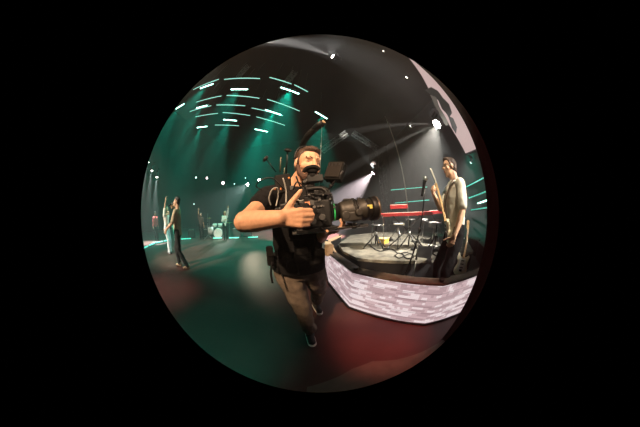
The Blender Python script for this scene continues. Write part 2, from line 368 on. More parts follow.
# ------------------------------------------------------------------ round riser with LED front
CEN = V((2.45, 2.85, 0)); VA = [(.17, 2.40), (.42, 1.55), (1.27, .745), (2.15, .37)]
ringp = [V((*q, 0)) for q in VA]
def polar(deg, r=2.42): return V((CEN.x+r*math.cos(math.radians(deg)), CEN.y+r*math.sin(math.radians(deg)), 0))
ringp = [polar(140), polar(164)]+ringp+[polar(292), polar(320), polar(348)]
led = bpy.data.materials.new('led_wall'); led.use_nodes = True; nt = led.node_tree; N = nt.nodes; Lk = nt.links
bs = N['Principled BSDF']; bs.inputs['Base Color'].default_value = (.03, .03, .03, 1); bs.inputs['Roughness'].default_value = .5
uv = N.new('ShaderNodeUVMap'); sep = N.new('ShaderNodeSeparateXYZ'); Lk.new(uv.outputs[0], sep.inputs[0])
def mth(op, a, b=None, c=None):
    n_ = N.new('ShaderNodeMath'); n_.operation = op
    for i, q in enumerate((a, b, c)):
        if q is None: continue
        if hasattr(q, 'is_linked'): Lk.new(q, n_.inputs[i])
        else: n_.inputs[i].default_value = q
    return n_.outputs[0]
row = mth('FLOOR', mth('MULTIPLY', sep.outputs[1], 27)); cmb = N.new('ShaderNodeCombineXYZ')
Lk.new(mth('FLOOR', mth('MULTIPLY', sep.outputs[0], 26)), cmb.inputs[0]); Lk.new(row, cmb.inputs[1])
mp = N.new('ShaderNodeMapping'); mp.inputs['Scale'].default_value = (.13, 1.35, 1); Lk.new(cmb.outputs[0], mp.inputs[0])
n1 = N.new('ShaderNodeTexNoise'); n1.inputs['Scale'].default_value = .9; n1.inputs['Detail'].default_value = 2; Lk.new(mp.outputs[0], n1.inputs[0])
r1 = N.new('ShaderNodeValToRGB'); r1.color_ramp.interpolation = 'CONSTANT'; e_ = r1.color_ramp.elements
e_[0].color = (.55, .38, .4, 1); e_[1].position = .45; e_[1].color = (.72, .52, .54, 1); x_ = e_.new(.53); x_.color = (.98, .82, .83, 1)
Lk.new(n1.outputs[0], r1.inputs[0])
fine = mth('GREATER_THAN', mth('FRACT', mth('MULTIPLY', sep.outputs[1], 52)), .25); fy = mth('MULTIPLY_ADD', fine, .3, .7)
cell = mth('GREATER_THAN', mth('FRACT', mth('MULTIPLY', sep.outputs[1], 10.2)), .12); fy = mth('MULTIPLY', fy, mth('MULTIPLY_ADD', cell, .3, .7))
Lk.new(r1.outputs[0], bs.inputs['Emission Color']); Lk.new(mth('MULTIPLY', fy, .9), bs.inputs['Emission Strength'])
rt = thing('stage_riser', 'round stage riser with a pinkish white LED front beside the camera operator', 'stage', (CEN.x, CEN.y, 0))
uoff = 0
for i, (a, b) in enumerate(zip(ringp, ringp[1:])):
    d = (b-a).normalized(); nrm = V((d.y, -d.x, 0)); nrm = nrm if nrm.dot(a-CEN) > 0 else -nrm; L = (b-a).length
    o = B().quad(a+V((0, 0, .03)), b+V((0, 0, .03)), b+V((0, 0, .61)), a+V((0, 0, .61)))
    me = o.build('led_panel', led, rt); ul = me.data.uv_layers.new(name='UVMap')
    for lp in me.data.loops:
        co = me.data.vertices[lp.vertex_index].co+rt.location; ul.data[lp.index].uv = (uoff+(V((co.x, co.y, 0))-a).dot(d), co.z)
    uoff += L; f = frame(d, (0, 0, 1)); c = (a+b)/2-nrm*.055
    B().box(c+V((0, 0, .315)), (L, .1, .6), f).build('wall_segment', black, rt)
    B().box(c+V((0, 0, .625))-nrm*.01, (L+.02, .15, .025), f).build('top_rail', mat('rail_brown', (.07, .055, .04), .55, var=.3, scale=14) if i > 1 else tanw, rt)
    B().box(c+V((0, 0, .015))+nrm*.06, (L+.02, .03, .03), f).build('kick_strip', black, rt)
    for q in (a, ): B().cyl(q-nrm*.06+V((0, 0, .635)), q-nrm*.06+V((0, 0, .67)), .035, n=14).build('corner_clamp', blackm, rt)
B().box(P(329, 250, 2.5), (.13, .1, .2), M.Rotation(.5, 4, 'Z')).build('end_post', tanw, rt)
inner = [(CEN+(p-CEN)*.95) for p in ringp]
fl = [(p.x, p.y) for p in inner]
B().prism(fl, .18, M.Translation((0, 0, .1))).build('riser_floor', mat('riser_floor', (.012, .012, .012), .8), rt)
# inner deck
dk_pts = [V((*q, 0)) for q in ((.45, 3.3), (.47, 2.65), (.63, 2.16), (.97, 1.95), (1.34, 1.74), (2.02, 1.42), (3.1, 1.1), (4.3, 1.9), (4.5, 3.3), (3.9, 4.6), (2.5, 5.1), (1.1, 4.7))]
t = thing('band_deck', 'raised grey platform inside the riser carrying the keyboards', 'platform', (2.4, 3, 0))
pl = [(p.x, p.y) for p in dk_pts]
B().prism(pl, .05, M.Translation((0, 0, .575))).build('deck_top', mat('deck_carpet', (.085, .078, .06), .85, var=.6, scale=6, bump=.4), t)
B().prism([(CEN.x+(x-CEN.x)*.985, CEN.y+(y-CEN.y)*.985) for x, y in pl], .35, M.Translation((0, 0, .372))).build('skirt', clothb, t)
Z = .6

# ------------------------------------------------------------------ people
def ik(a, c, l1, l2, pole):
    a = V(a); c = V(c); d = c-a; L = min(d.length, (l1+l2)*.999); d.normalize(); x = (l1*l1-l2*l2+L*L)/(2*L); hgt = math.sqrt(max(0, l1*l1-x*x))
    p = V(pole); p = (p-d*p.dot(d)).normalized(); return a+d*x+p*hgt, a+d*L
def hand(b, W, A, N, T, s=1, curl=(20, 30, 20), thumb=(.55, .8, .1), spread=.0, r=.0095):
    """wrist W, finger axis A, palm normal N, thumb side T"""
    A = V(A).normalized(); N = V(N); N = (N-A*N.dot(A)).normalized(); T = V(T); T = (T-A*T.dot(A)-N*T.dot(N)).normalized()
    for i in range(4):
        k = .030-.0195*i; b.cap(W+A*.012*s+T*k*.55*s, W+A*(.085-.004*abs(i-1))*s+T*k*s, .0165*s, .0125*s, 10)
        p = W+A*(.088-.005*abs(i-1))*s+T*k*s; ang = 0; ln = (.045, .028, .022); sc = (.93, 1, .95, .78)[i]
        dirb = (A+T*spread*(1.5-i)).normalized()
        for j in range(3):
            ang += math.radians(curl[j]); d = dirb*math.cos(ang)+N*math.sin(ang); q = p+d*ln[j]*sc*s
            b.cap(p, q, (r-.0007*j)*s*(1 if i < 3 else .88), (r-.0007*(j+1))*s*(1 if i < 3 else .88), 10); p = q
    p = W+A*.02*s+T*.022*s+N*.006*s; d = (A*thumb[0]+T*thumb[1]+N*thumb[2]).normalized(); q = p+d*.045*s; b.cap(p, q, .0175*s, .0135*s, 10)
    d2 = (d+A*.12).normalized(); q2 = q+d2*.034*s; b.cap(q, q2, .0125*s, .011*s, 10); q3 = q2+(d2-N*.1).normalized()*.024*s; b.cap(q2, q3, .011*s, .0085*s, 10)
def head_skin(b, c, F, U, s):
    R = F.cross(U); rot = M((R, F, U)).transposed().to_4x4(); at = lambda x, y, z: c+(R*x+F*y+U*z)*s
    b.ell(at(0, -.012, .035), (.077*s, .096*s, .088*s), rot, 24); b.ell(at(0, .022, -.035), (.061*s, .07*s, .085*s), rot, 20); b.ell(at(0, .055, -.093), (.03*s, .03*s, .026*s), rot)
    b.cap(at(0, .086, .022), at(0, .108, -.02), .0085*s, .0135*s, 10); b.cap(at(-.011, .097, -.024), at(.011, .097, -.024), .0095*s, None, 10)
    b.cap(at(-.036, .076, .034), at(.036, .076, .034), .0125*s, None, 10)
    for k in (-1, 1):
        b.ell(at(.077*k, -.012, .004), (.011*s, .021*s, .032*s), rot); b.ell(at(.044*k, .05, -.02), (.025*s, .025*s, .028*s), rot); b.ell(at(.031*k, .062, .012), (.017*s, .014*s, .012*s), rot)
    b.cap(at(0, -.03, -.05), at(0, -.05, -.16), .055*s, .06*s, 16)
    b.cap(at(-.017, .086, -.057), at(.017, .086, -.057), .0085*s, None, 10)
    return at, rot
def face_parts(at, rot, s, root, vox, hair, hstyle, beard=False, glasses=False, lipc=None):
    for k in (-1, 1):
        B().ell(at(.031*k, .0715, .0105), (.0105*s, .0075*s, .0038*s), rot, 10).build('eye', mat('eye_dark', (.04, .028, .022), .35), root)
        B().tube(spline([at(.013*k, .085, .031), at(.032*k, .083, .038), at(.05*k, .067, .034)], 4), .0042*s, 6).build('eyebrow', hair, root)
    B().cap(at(-.02, .091, -.057), at(.02, .091, -.057), .006*s, None, 8).build('mouth', mat('lips', (.34, .13, .1), .5), root)
    h = B()
    h.ell(at(0, -.026, .055), (.083*s, .095*s, .082*s), rot, 22); h.ell(at(0, -.052, .0), (.073*s, .062*s, .075*s), rot, 16)
    if hstyle == 'short':
        h.ell(at(0, .022, .098), (.06*s, .06*s, .034*s), rot, 14); h.ell(at(.012, .05, .1), (.036*s, .03*s, .024*s), rot, 12)
        for k in (-1, 1): h.cap(at(.069*k, .014, .07), at(.0735*k, .008, -.004), .012*s, .009*s, 8)
    if hstyle == 'long':
        for k in (-1, 1): h.cap(at(.06*k, -.02, .03), at(.075*k, -.02, -.17), .04*s, .035*s, 10)
        h.cap(at(0, -.06, 0), at(0, -.075, -.2), .07*s, .06*s, 12)
    h.build('hair', hair, root, voxel=vox, smooth=2)
    if beard:
        h = B()
        for k in (-1, 1):
            h.cap(at(.068*k, .0, -.012), at(.058*k, .03, -.065), .014*s, .018*s, 10); h.cap(at(.058*k, .03, -.065), at(.018*k, .066, -.102), .02*s, .024*s, 10)
            h.cap(at(0, .101, -.04), at(.028*k, .083, -.055), .0085*s, .0075*s, 8); h.cap(at(.03*k, .08, -.05), at(.028*k, .074, -.085), .01*s, .016*s, 8)
        h.cap(at(0, .074, -.085), at(0, .06, -.11), .02*s, .026*s, 10); h.build('beard', beardm, root, voxel=vox*.9, smooth=2)
    if glasses:
        g = B()
        for k in (-1, 1):
            pr = [at(.033*k+.02*math.cos(q*PI/6), .102, .012+.017*math.sin(q*PI/6)) for q in range(13)]; g.tube(pr, .0028*s, 6); g.tube([at(.053*k, .1, .016), at(.08*k, .05, .018), at(.082*k, -.02, .014)], .0025*s, 6)
        g.tube([at(-.013, .103, .016), at(0, .106, .019), at(.013, .103, .016)], .0025*s, 6); g.build('glasses', black, root)
def person(label, base, fwd, hgt, top, legs, hair, hst='short', sleeve='short', hands=None, feet=((.1, .06), (-.1, -.04)), skinm=skin2, vox=.014, shoe=black, look=None, group=None, slim=1.0, glasses=False, flare=0, curls=None, poles=None, soles=None):
    base = V(base); fwd = V((fwd[0], fwd[1], 0)).normalized(); rgt = V((fwd.y, -fwd.x, 0)); k = hgt/1.76
    L = lambda x, y, z: base+(rgt*x+fwd*y+V((0, 0, z)))*k
    root = thing('person', label, 'person', base, group=group); U = V((0, 0, 1)); rotb = M((rgt, fwd, U)).transposed().to_4x4()
    hands = hands or {}; b = B(); st = B(); tr = B(); shoes = []
    F = V(look if look else fwd).normalized(); hu = (U-F*U.dot(F)).normalized(); hc = L(0, .02, 1.635); s = k*1.0
    at, rot = head_skin(b, hc, F, hu, s)
    b.cap(L(0, -.02, 1.45), hc-hu*.04, .058*k, .05*k)
    sec = lambda z, rx, ry, y=0: (L(0, y, z), rx*k*slim, ry*k*slim, rgt, fwd)
    b.loft([sec(.88, .15, .1), sec(1.0, .14, .09), sec(1.15, .14, .095), sec(1.3, .165, .11), sec(1.4, .16, .09), sec(1.46, .08, .06)])
    st.loft([sec(.84, .178, .128), sec(.95, .17, .12), sec(1.1, .168, .12), sec(1.28, .192, .13), sec(1.38, .195, .115), sec(1.44, .14, .085), sec(1.475, .075, .065)])
    for i, sd in enumerate((1, -1)):
        key = 'R' if sd > 0 else 'L'; shd = L(.185*sd*slim, -.005, 1.405); tg, A, N, T = hands.get(key, ((.25*sd, .08, .83), (0, .25, -1), (-sd, 0, 0), (0, 1, 0)))
        tw = L(*tg); pl = (poles or {}).get(key, (.35*sd, -1, -.3)); pol = rgt*pl[0]+fwd*pl[1]+U*pl[2]
        el, wr = ik(shd, tw, .285*k, .26*k, pol); ww = lambda q: rgt*q[0]+fwd*q[1]+U*q[2]
        b.cap(shd, el, .048*k, .04*k); b.cap(el, el.lerp(wr, .35), .04*k, .041*k); b.cap(el.lerp(wr, .35), wr, .041*k, .027*k)
        hand(b, wr, ww(A), ww(N), ww(T), k, curls.get(key, (25, 30, 20)) if curls else (25, 30, 20))
        st.cap(shd-(shd-L(0, 0, 1.38))*.25, shd, .072*k, .068*k); e2 = el if sleeve == 'long' else shd.lerp(el, .82); st.cap(shd, e2, .068*k, .064*k)
        if sleeve == 'long': st.cap(el, el.lerp(wr, .9), .056*k, .044*k)
        fx, fy = feet[i]; hip = L(.088*sd, 0, .9); ank = L(fx, fy, .085); kn, ank = ik(hip, ank, .43*k, .42*k, fwd+rgt*.15*sd)
        b.cap(hip, kn, .075*k, .052*k); b.cap(kn, kn.lerp(ank, .3), .052*k, .054*k); b.cap(kn.lerp(ank, .3), ank, .054*k, .036*k)
        tr.cap(hip+V((0, 0, .05*k)), hip, .095*k, .1*k); tr.cap(hip, kn, .1*k, .075*k); tr.cap(kn, ank+V((0, 0, .0)), .073*k, (.065+flare)*k)
        td = (fwd+rgt*.25*sd).normalized(); zb = V((0, 0, base.z+.045*k)); hl = V((ank.x, ank.y, base.z+.04*k))-td*.035*k
        sh = B().cap(hl, hl+td*.16*k, .042*k, .038*k); sh.cap(hl+V((0, 0, .05*k)), hl+td*.08*k, .045*k, .045*k); shoes.append(sh); b.cap(ank, hl+td*.1*k, .032*k, .028*k)
    tr.loft([sec(.84, .16, .115), sec(.92, .168, .122), sec(1.0, .155, .11)])
    b.build('body', skinm, root, voxel=vox*.8, smooth=2); st.build('shirt', top, root, voxel=vox, smooth=4, wrinkle=.009); tr.build('trousers', legs, root, voxel=vox, smooth=4, wrinkle=.01)
    for sh in shoes: sh.build('shoe', shoe, root, voxel=vox*.8, smooth=2)
    face_parts(at, rot, s, root, vox*.6, hair, hst, glasses=glasses)
    return root, L, at
def mic(label, p, d, s=1):
    p = V(p); d = V(d).normalized(); t = thing('microphone', label, 'microphone', p-d*.1*s)
    B().lathe(p-d*.17*s, d, [(0, .011*s), (.02*s, .012*s), (.14*s, .016*s), (.15*s, .02*s)], 14).build('handle', black, t); B().ell(p, (.026*s,)*3, seg=14).build('grille', steel, t); return t
g0 = lambda px, py: onz(px, py, 0)
def horiz(p, img_left, toward):
    q = V((p.x, p.y, 0)).normalized(); lf = V((-q.y, q.x, 0)); v = lf*img_left-q*toward; return v.normalized()

# walking man, left
b0 = g0(184, 267.5); f = horiz(b0, 1, -.35)
r_, L, at = person('man in an olive shirt and black trousers walking with a microphone at his mouth', b0, f, 1.76, olive, mat('black_trousers', (.012, .012, .012), .85), hairb, 'short', 'short',
    {'R': ((.12, .24, 1.5), (-.2, .2, 1), (-1, .1, 0), (0, -.6, .3)), 'L': ((-.25, .3, 1.0), (0, .5, -.8), (1, 0, 0), (0, .8, .5))}, ((.1, .16), (-.09, -.16)), vox=.011, shoe=mat('tan_shoe', (.4, .28, .18), .6), look=(f.x, f.y, .12), curls={'R': (75, 80, 40)})
mic('black handheld microphone held by the man in the olive shirt', L(.03, .2, 1.6), (-.55*f.x, -.55*f.y, .25))
b0 = g0(170, 252.5); f = horiz(b0, -.6, .7)
r_, L, at = person('woman in a white top and light blue jeans raising one arm', b0, f, 1.62, white, denim, hairb, 'long', 'short',
    {'R': ((.16, .12, 2.0), (0, 0, 1), (0, 1, 0), (-1, 0, 0)), 'L': ((-.02, .2, 1.47), (.3, .1, 1), (1, 0, 0), (0, 0, 1))}, ((.1, .12), (-.09, -.1)), vox=.012, slim=.85, flare=.045, curls={'L': (75, 80, 40)})
mic('small handheld microphone of the woman in jeans', L(.0, .15, 1.55), (-.3*f.x, -.3*f.y, .6))
b0 = g0(157, 240.5); f = horiz(b0, -.2, 1)
person('distant person in a red shirt and dark trousers at the far left', b0, f, 1.45, red, clothb, hairb, 'short', 'long', vox=.014)
b0 = g0(177, 244); person('person in white partly hidden behind the man in olive', b0, horiz(b0, -.2, 1), 1.5, white, white, hairb, 'long', 'long', vox=.014, slim=.85)
b0 = g0(202, 239.3); f = horiz(b0, -.2, 1)
person('distant singer in dark clothes with one raised arm', b0, f, 1.4, mat('dark_brown_top', (.07, .05, .04), .9), clothb, hairb, 'long', 'short', {'R': ((.2, .14, 1.95), (0, 0, 1), (0, 1, 0), (-1, 0, 0))}, vox=.013, slim=.85)
b0 = g0(226, 239.3); f = horiz(b0, -.2, 1)
person('distant red-haired singer in a white top and black trousers raising one arm', b0, f, 1.5, white, clothb, hairr, 'long', 'long', {'L': ((-.22, .14, 2.0), (0, 0, 1), (0, 1, 0), (1, 0, 0)), 'R': ((.1, .25, 1.2), (-.5, .5, .3), (-1, 0, 0), (0, 0, 1))}, vox=.013, slim=.85)

# guitarist on the riser
gb = V((1.6, .93, .19)); gf = horiz(gb, .85, .5)
r_, L, at = person('guitarist in a beige shirt, glasses and black trousers standing on the riser', gb, gf, 1.86, mat('beige_shirt', (.47, .43, .36), .9, var=.12, scale=20), mat('guitarist_trousers', (.005, .005, .0055), .9, spec=.1), hairm, 'short', 'short',
    {'R': ((.08, .3, 1.33), (-.5, .3, .6), (-.6, -.4, 0), (.2, .3, 1)), 'L': ((-.27, .16, .9), (.3, .25, -1), (1, -.2, 0), (.2, 1, 0))}, ((.1, .05), (-.11, -.03)), vox=.009, look=(gf.x*1-.1, gf.y+.25, .02), glasses=True, curls={'R': (60, 70, 40), 'L': (25, 45, 30)}, poles={'R': (.6, -.6, -.8), 'L': (-.6, -.9, 0)})
def guitar(label, cat, pos, X, Zn, sc, m_, stand=False):
    """pos = middle of body, X = towards the headstock, Zn = out of the front"""
    f = M.Translation(pos)@frame(X, Zn)@M.Scale(sc, 4); t = thing('electric_guitar', label, cat, V(pos))
    half = [(-.2, 0), (-.205, .06), (-.19, .12), (-.15, .16), (-.09, .165), (-.04, .14), (0, .118), (.04, .12), (.09, .15), (.15, .165), (.19, .15), (.2, .12), (.165, .1), (.13, .07), (.125, .03)]
    low = [(.125, -.03), (.13, -.06), (.15, -.09), (.165, -.12), (.14, -.145), (.09, -.135), (.03, -.115), (-.02, -.12), (-.08, -.15), (-.14, -.15), (-.185, -.11), (-.205, -.05)]
    B().prism([(x, y) for x, y in half]+low, .042, f).build('body', m_, t, bevel=.006)
    B().prism([(-.12, .03), (-.1, .09), (0, .08), (.1, .1), (.11, .03), (.1, -.06), (.02, -.09), (-.1, -.1)], .004, f@M.Translation((0, 0, .024))).build('pickguard', ivory, t)
    B().prism([(.1, .026), (.6, .021), (.6, -.021), (.1, -.026)], .026, f@M.Translation((0, 0, .022))).build('neck', maple, t)
    B().prism([(.6, .021), (.64, .04), (.76, .045), (.79, .02), (.77, -.02), (.66, -.03), (.6, -.021)], .016, f@M.Translation((0, 0, .016))).build('headstock', ivory if not stand else maple, t)
    p_ = B()
    for q in (.06, .0, -.06): p_.box(f@V((q, 0, .03)), (.02*sc, .075*sc, .012*sc), frame(X, Zn))
    p_.box(f@V((-.11, 0, .03)), (.04*sc, .07*sc, .014*sc), frame(X, Zn)); p_.build('pickups', black, t)
    s_ = B()
    for q in range(6): s_.cyl(f@V((-.11, -.018+.0072*q, .041)), f@V((.63, -.014+.0056*q, .038)), .0006, n=4)
    s_.build('strings', steel, t)
    for q in range(6): B().ell(f@V((.645+.021*q, .05, .016)), (.006*sc,)*3, seg=8).build('tuning_peg', steel, t)
    return t
gq = atD(447.5, 229, 1.62); gh = atD(437.5, 184, 1.5); X = (gh-gq).normalized(); tow = V((-gq.x, -gq.y, 0)).normalized()
guitar('cream electric guitar held upright in front of the guitarist', 'guitar', gq, X, V((-gq.y, gq.x, 0)).normalized()+tow*.25, .84, cream)
# strap and watch: worn things
q1 = L(-.13, .12, 1.4); st_ = B()
pts = spline([L(-.12, -.14, 1.3), L(-.15, -.08, 1.43), L(-.13, .07, 1.46), L(-.08, .15, 1.34), L(-.02, .175, 1.2), gq.lerp(gh, .1)+V((0, 0, .02))], 6)
for a, b in zip(pts, pts[1:]): st_.box((a+b)/2, ((b-a).length*1.15, .05, .006), frame(b-a, gf+V((0, 0, .6))))
tag(st_.build('guitar_strap', mat('strap_brown', (.07, .045, .03), .8), None, bevel=.002), 'dark brown guitar strap over the guitarist\'s shoulder', 'strap')

# ------------------------------------------------------------------ camera operator
def operator():
    root = thing('person', 'bearded camera operator in a black t-shirt and brown trousers at the centre', 'person', (-.09, 1.05, 0))
    U = V((0, 0, 1)); hc = P(307.5, 165.5, .955); F = V((.52, -.84, -.16)).normalized(); hu = (U+V((.06, 0, 0))); hu = (hu-F*hu.dot(F)).normalized(); s = 1.06
    b = B(); at, rot = head_skin(b, hc, F, hu, s)
    nk = P(296, 186, 1.0); R = P(268, 197, .93); Ls = P(322, 199, 1.02); pel = P(299, 262, 1.13); ch = (R+Ls)/2+V((0, .04, -.05))
    b.cap(nk, hc-hu*.05-F*.03, .066, .06)
    X = (Ls-R); X.z = 0; X.normalize(); Y = U.cross(X)
    lp = lambda k: pel.lerp((R+Ls)/2+V((0, .03, 0)), k)
    b.loft([(lp(0), .16, .11, X, Y), (lp(.4), .16, .115, X, Y), (lp(.75), .18, .12, X, Y), (lp(1), .15, .09, X, Y)])
    st = B().loft([(lp(-.05), .185, .135, X, Y), (lp(.15), .188, .14, X, Y), (lp(.45), .19, .14, X, Y), (lp(.75), .2, .135, X, Y), (lp(.97), .17, .11, X, Y), (nk-V((0, 0, .02)), .085, .08, X, Y)])
    # right arm (left in the picture)
    el = P(246, 222, .66); wr = P(280, 218.5, .515)
    b.cap(R, el, .056, .05); b.cap(el, el.lerp(wr, .35), .05, .049); b.cap(el.lerp(wr, .3), wr, .049, .032); b.ell(el+V((-.012, -.005, .0)), (.05, .05, .05))
    hand(b, wr+V((.002, 0, 0)), V((1, .12, .02)), V((0.1, 1, 0)), V((0, 0, 1)), .98, (30, 75, 60), (.55, .85, -.1), r=.0105)
    st.cap(R-X*-.04, R, .085, .08); st.cap(R, R.lerp(el, .48), .078, .068)
    # left arm, holding the lens from below
    wl = P(324, 233, .78); e2 = ik(Ls, wl, .30, .27, V((-.1, .5, -.9)))[0]
    b.cap(Ls, e2, .054, .046); b.cap(e2, e2.lerp(wl, .35), .046, .045); b.cap(e2.lerp(wl, .35), wl, .045, .031)
    hand(b, wl, V((.75, -.45, .2)), V((-.1, 0, 1)), V((-.4, -.8, .2)), .98, (20, 40, 40))
    st.cap(Ls+X*-.04, Ls, .085, .08); st.cap(Ls, Ls.lerp(e2, .55), .078, .066)
    # legs
    tr = B(); shoes = []; tr.loft([(pel-V((0, 0, .12)), .15, .12, X, Y), (pel-V((0, 0, .03)), .2, .145, X, Y), (pel+V((0, 0, .06)), .19, .14, X, Y)])
    hR = P(287, 270, 1.15); hL = P(312, 270, 1.17); kR = P(301, 304, 1.27); aR = onz(309.5, 331.5, .09); kL = P(319, 289, 1.52); aL = onz(316, 303.5, .09)
    for hp_, kn, an, td in ((hR, kR, aR, V((.22, -1, 0))), (hL, kL, aL, V((.35, -1, 0)))):
        td.normalize(); b.cap(hp_, kn, .08, .056); b.cap(kn, an, .056, .038); tr.cap(hp_+V((0, 0, .04)), hp_, .112, .118); tr.cap(hp_, kn, .118, .09); tr.cap(kn, an+V((0, 0, .05)), .085, .075); tr.cap(an+V((0, 0, .07)), an+V((0, 0, .045)), .08, .074)
        hl = V((an.x, an.y, .05))-td*.045; sh = B().cap(hl, hl+td*.19, .045, .042); sh.cap(hl+V((0, 0, .055)), hl+td*.09+V((0, 0, .01)), .05, .048); so = B().cap(hl-V((0, 0, .02)), hl+td*.2-V((0, 0, .02)), .05, .047); shoes.append((sh, so)); b.cap(an, hl+td*.12, .034, .03)
    b.build('body', skin, root, voxel=.0048, smooth=3)
    st.build('t_shirt', clothb, root, voxel=.008, smooth=5, wrinkle=.008); tr.build('trousers', trous, root, voxel=.009, smooth=5, wrinkle=.014)
    for sh, so in shoes:
        q = sh.build('shoe', mat('black_canvas', (.012, .011, .011), .8), root, voxel=.007, smooth=2)
        o = so.build('sole', rubberw, q, voxel=.007, smooth=1)
        for v in o.data.vertices: v.co.z = max(.002, min(v.co.z, .036))
    face_parts(at, rot, s, root, .006, hairm, 'short', beard=True)
    return root, at, rot, hc, F, hu, R, Ls, nk, pel, lp, X, Y
root, at, rot, hc, F, hu, R, Ls, nk, pel, lp, OX, OY = operator()
# headset
t = thing('headset', 'thin black headset on the hair of the camera operator', 'headset', hc+hu*.13)
Rv = F.cross(hu)
B().tube(spline([at(-.088, -.03, .03), at(-.082, -.03, .09), at(-.045, -.035, .135), at(0, -.035, .146), at(.045, -.035, .135), at(.082, -.03, .09), at(.088, -.03, .03)], 5), .007, 8).build('headband', black, t)
B().ell(at(-.09, -.03, .035), (.012, .026, .03), rot).build('ear_pad', blackr, t)
B().tube([at(-.094, -.02, .055), at(-.09, -.0, .085), at(-.08, .012, .1)], .004, 6).build('silver_clip', steel, t)

# support rig: vest, belt, boom
t = thing('support_rig', 'black camera support vest with an overhead boom worn by the operator', 'camera support', pel)
B().loft([(pel-V((0, 0, .05)), .225, .17, OX, OY), (pel+V((0, 0, .08)), .22, .168, OX, OY)]).build('waist_belt', clothb, t, bevel=.008)
for s_, sh_ in ((-1, R), (1, Ls)):
    p0 = lp(.3)+OX*s_*.1-OY*.16; p1 = lp(.7)+OX*s_*.11-OY*.155; p2 = lp(1.02)+OX*s_*.1-OY*.085; p3 = lp(1.1)+OX*s_*.095+OY*.02; p4 = lp(.9)+OX*s_*.09+OY*.15; pts = spline([p0, p1, p2, p3, p4], 5); v_ = B()
    for a, b in zip(pts, pts[1:]): v_.box((a+b)/2, ((b-a).length*1.2, .085, .022), frame(b-a, (a+b)/2-lp(.7)))
    v_.build('shoulder_strap', clothb, t, bevel=.006)
B().box(lp(.62)-OY*.175, (.2, .03, .16), frame(OX, (0, 0, 1))).build('chest_pad', clothb, t, bevel=.012)
B().box(lp(.6)+OY*.185, (.22, .05, .42), frame(OX, (0, 0, 1))).build('back_plate', blackr, t, bevel=.015)
for i, (px, py, d, sz) in enumerate(((270, 256, .98, (.05, .035, .15)), (283, 256, .95, (.08, .05, .11)), (300, 254, .93, (.1, .05, .1)), (318, 256, .97, (.08, .05, .12)))):
    o = B().box(P(px, py, d), sz, frame(OX, (0, 0, 1))).build('pouch', clothb if i else black, t, bevel=.012)
    B().box(P(px, py, d)-OY*(sz[1]/2+.004)+V((0, 0, sz[2]*.25)), (sz[0]*.96, .008, sz[2]*.45), frame(OX, (0, 0, 1))).build('flap', blackr, o, bevel=.003)
for px, py, q, d in ((272, 262, 283, .95), (298, 258, 274, .93), (287, 258, 270, .92)): B().tube(spline([P(px, py, d), P(px-1, (py+q)/2, d*.985), P(px+.5, q, d)], 4), .008, 6).build('hanging_strap', clothb, t)
bp0 = lp(.75)+OY*.22; e1 = P(301, 150, 1.14); e2 = P(307, 137, 1.03); e3 = P(316, 128, 1.0); e4 = P(323.5, 122, .97); pts = spline([bp0, V((bp0.x*.4+e1.x*.6, bp0.y+.01, 1.72)), e1, e2, e3], 6)
bm_ = B(); last = None
bm_.tube(pts, [.024]*len(pts), 10); bm_.build('boom', mat('boom_black', (.004, .004, .004), .6, spec=.2), t)
B().cyl(e3+(e3-e4)*.2, e4, .027, .026, 14).build('boom_end', black, t)
B().cyl(e4, e4+(e4-e3).normalized()*.008, .017, .014, 14).build('end_cap', tanw, t)
topH = P(319, 190, .72)
B().cyl(P(322, 126, .97), topH, .0016, n=6).build('suspension_cord', steel, t)

# ------------------------------------------------------------------ the cinema camera
t = thing('cinema_camera', 'large black cinema camera with a long zoom lens held by the operator', 'camera', P(318, 235, .72))
c0 = P(315, 214, .70); cf = P(374, 208.5, .79); A = (cf-c0).normalized(); fr = frame(A, (0, 0, 1)); sd = fr@V((0, -1, 0)); up = fr@V((0, 0, 1))
K = lambda x, y, z: c0+A*x+sd*y+up*z                 # y towards the viewer
bx = lambda b, c, s_: b.box(K(*c), s_, fr)
o = bx(bx(B(), (0, 0, 0), (.15, .12, .13)), (-.015, .0, .07), (.1, .09, .03)).build('body', black, t, bevel=.008)
d_ = B()
for i in range(5): bx(d_, (-.05+.022*i, .062, .035), (.013, .006, .008))
d_.build('button', dsteel, o)
bx(B(), (-.01, .0625, -.01), (.07, .006, .04)).build('side_panel', blackm, o)
B().box(K(-.03, .064, .052), (.03, .005, .018), fr).build('menu_screen', mat('menu_glow', (.9, .3, .1), .5, emit=.7, ecol=(1, .35, .15)), o)
bx(bx(B(), (-.125, 0, .005), (.09, .1, .12)), (-.18, 0, 0), (.04, .085, .1)).build('battery', black, t, bevel=.008)
B().lathe(K(.07, 0, 0), A, [(0, .05), (.015, .052), (.016, .045), (.05, .045)]).build('lens_mount', blackm, t)
B().lathe(K(.092, 0, 0), A, [(0, .0465), (.008, .0465)]).build('green_ring', mat('green_mark', (.02, .35, .09), .5, emit=.08, ecol=(.03, .5, .12)), t)
L0 = K(.125, 0, 0); ln = (cf-L0).length
o = B().lathe(L0, A, [(0, .042), (.008, .05), (.02, .054), (.06, .056), (.062, .059), (.075, .059), (.077, .057), (ln*.62, .058), (ln*.63, .0615), (ln*.72, .0615), (ln*.73, .058), (ln*.86, .059)], 36).build('zoom_lens', lensm, t)
r_ = B()
for q in (.35, .42, .66, .69): r_.lathe(L0+A*ln*q, A, [(0, .0585+.002*(q > .6)), (.002, .0628), (.008, .0628), (.01, .0585)], 36)
r_.build('focus_ring', blackm, o)
B().lathe(L0+A*ln*.84, A, [(0, .06), (.004, .068), (.034, .07), (.042, .068), (.043, .05), (.03, .046)], 36).build('front_hood', black, o)
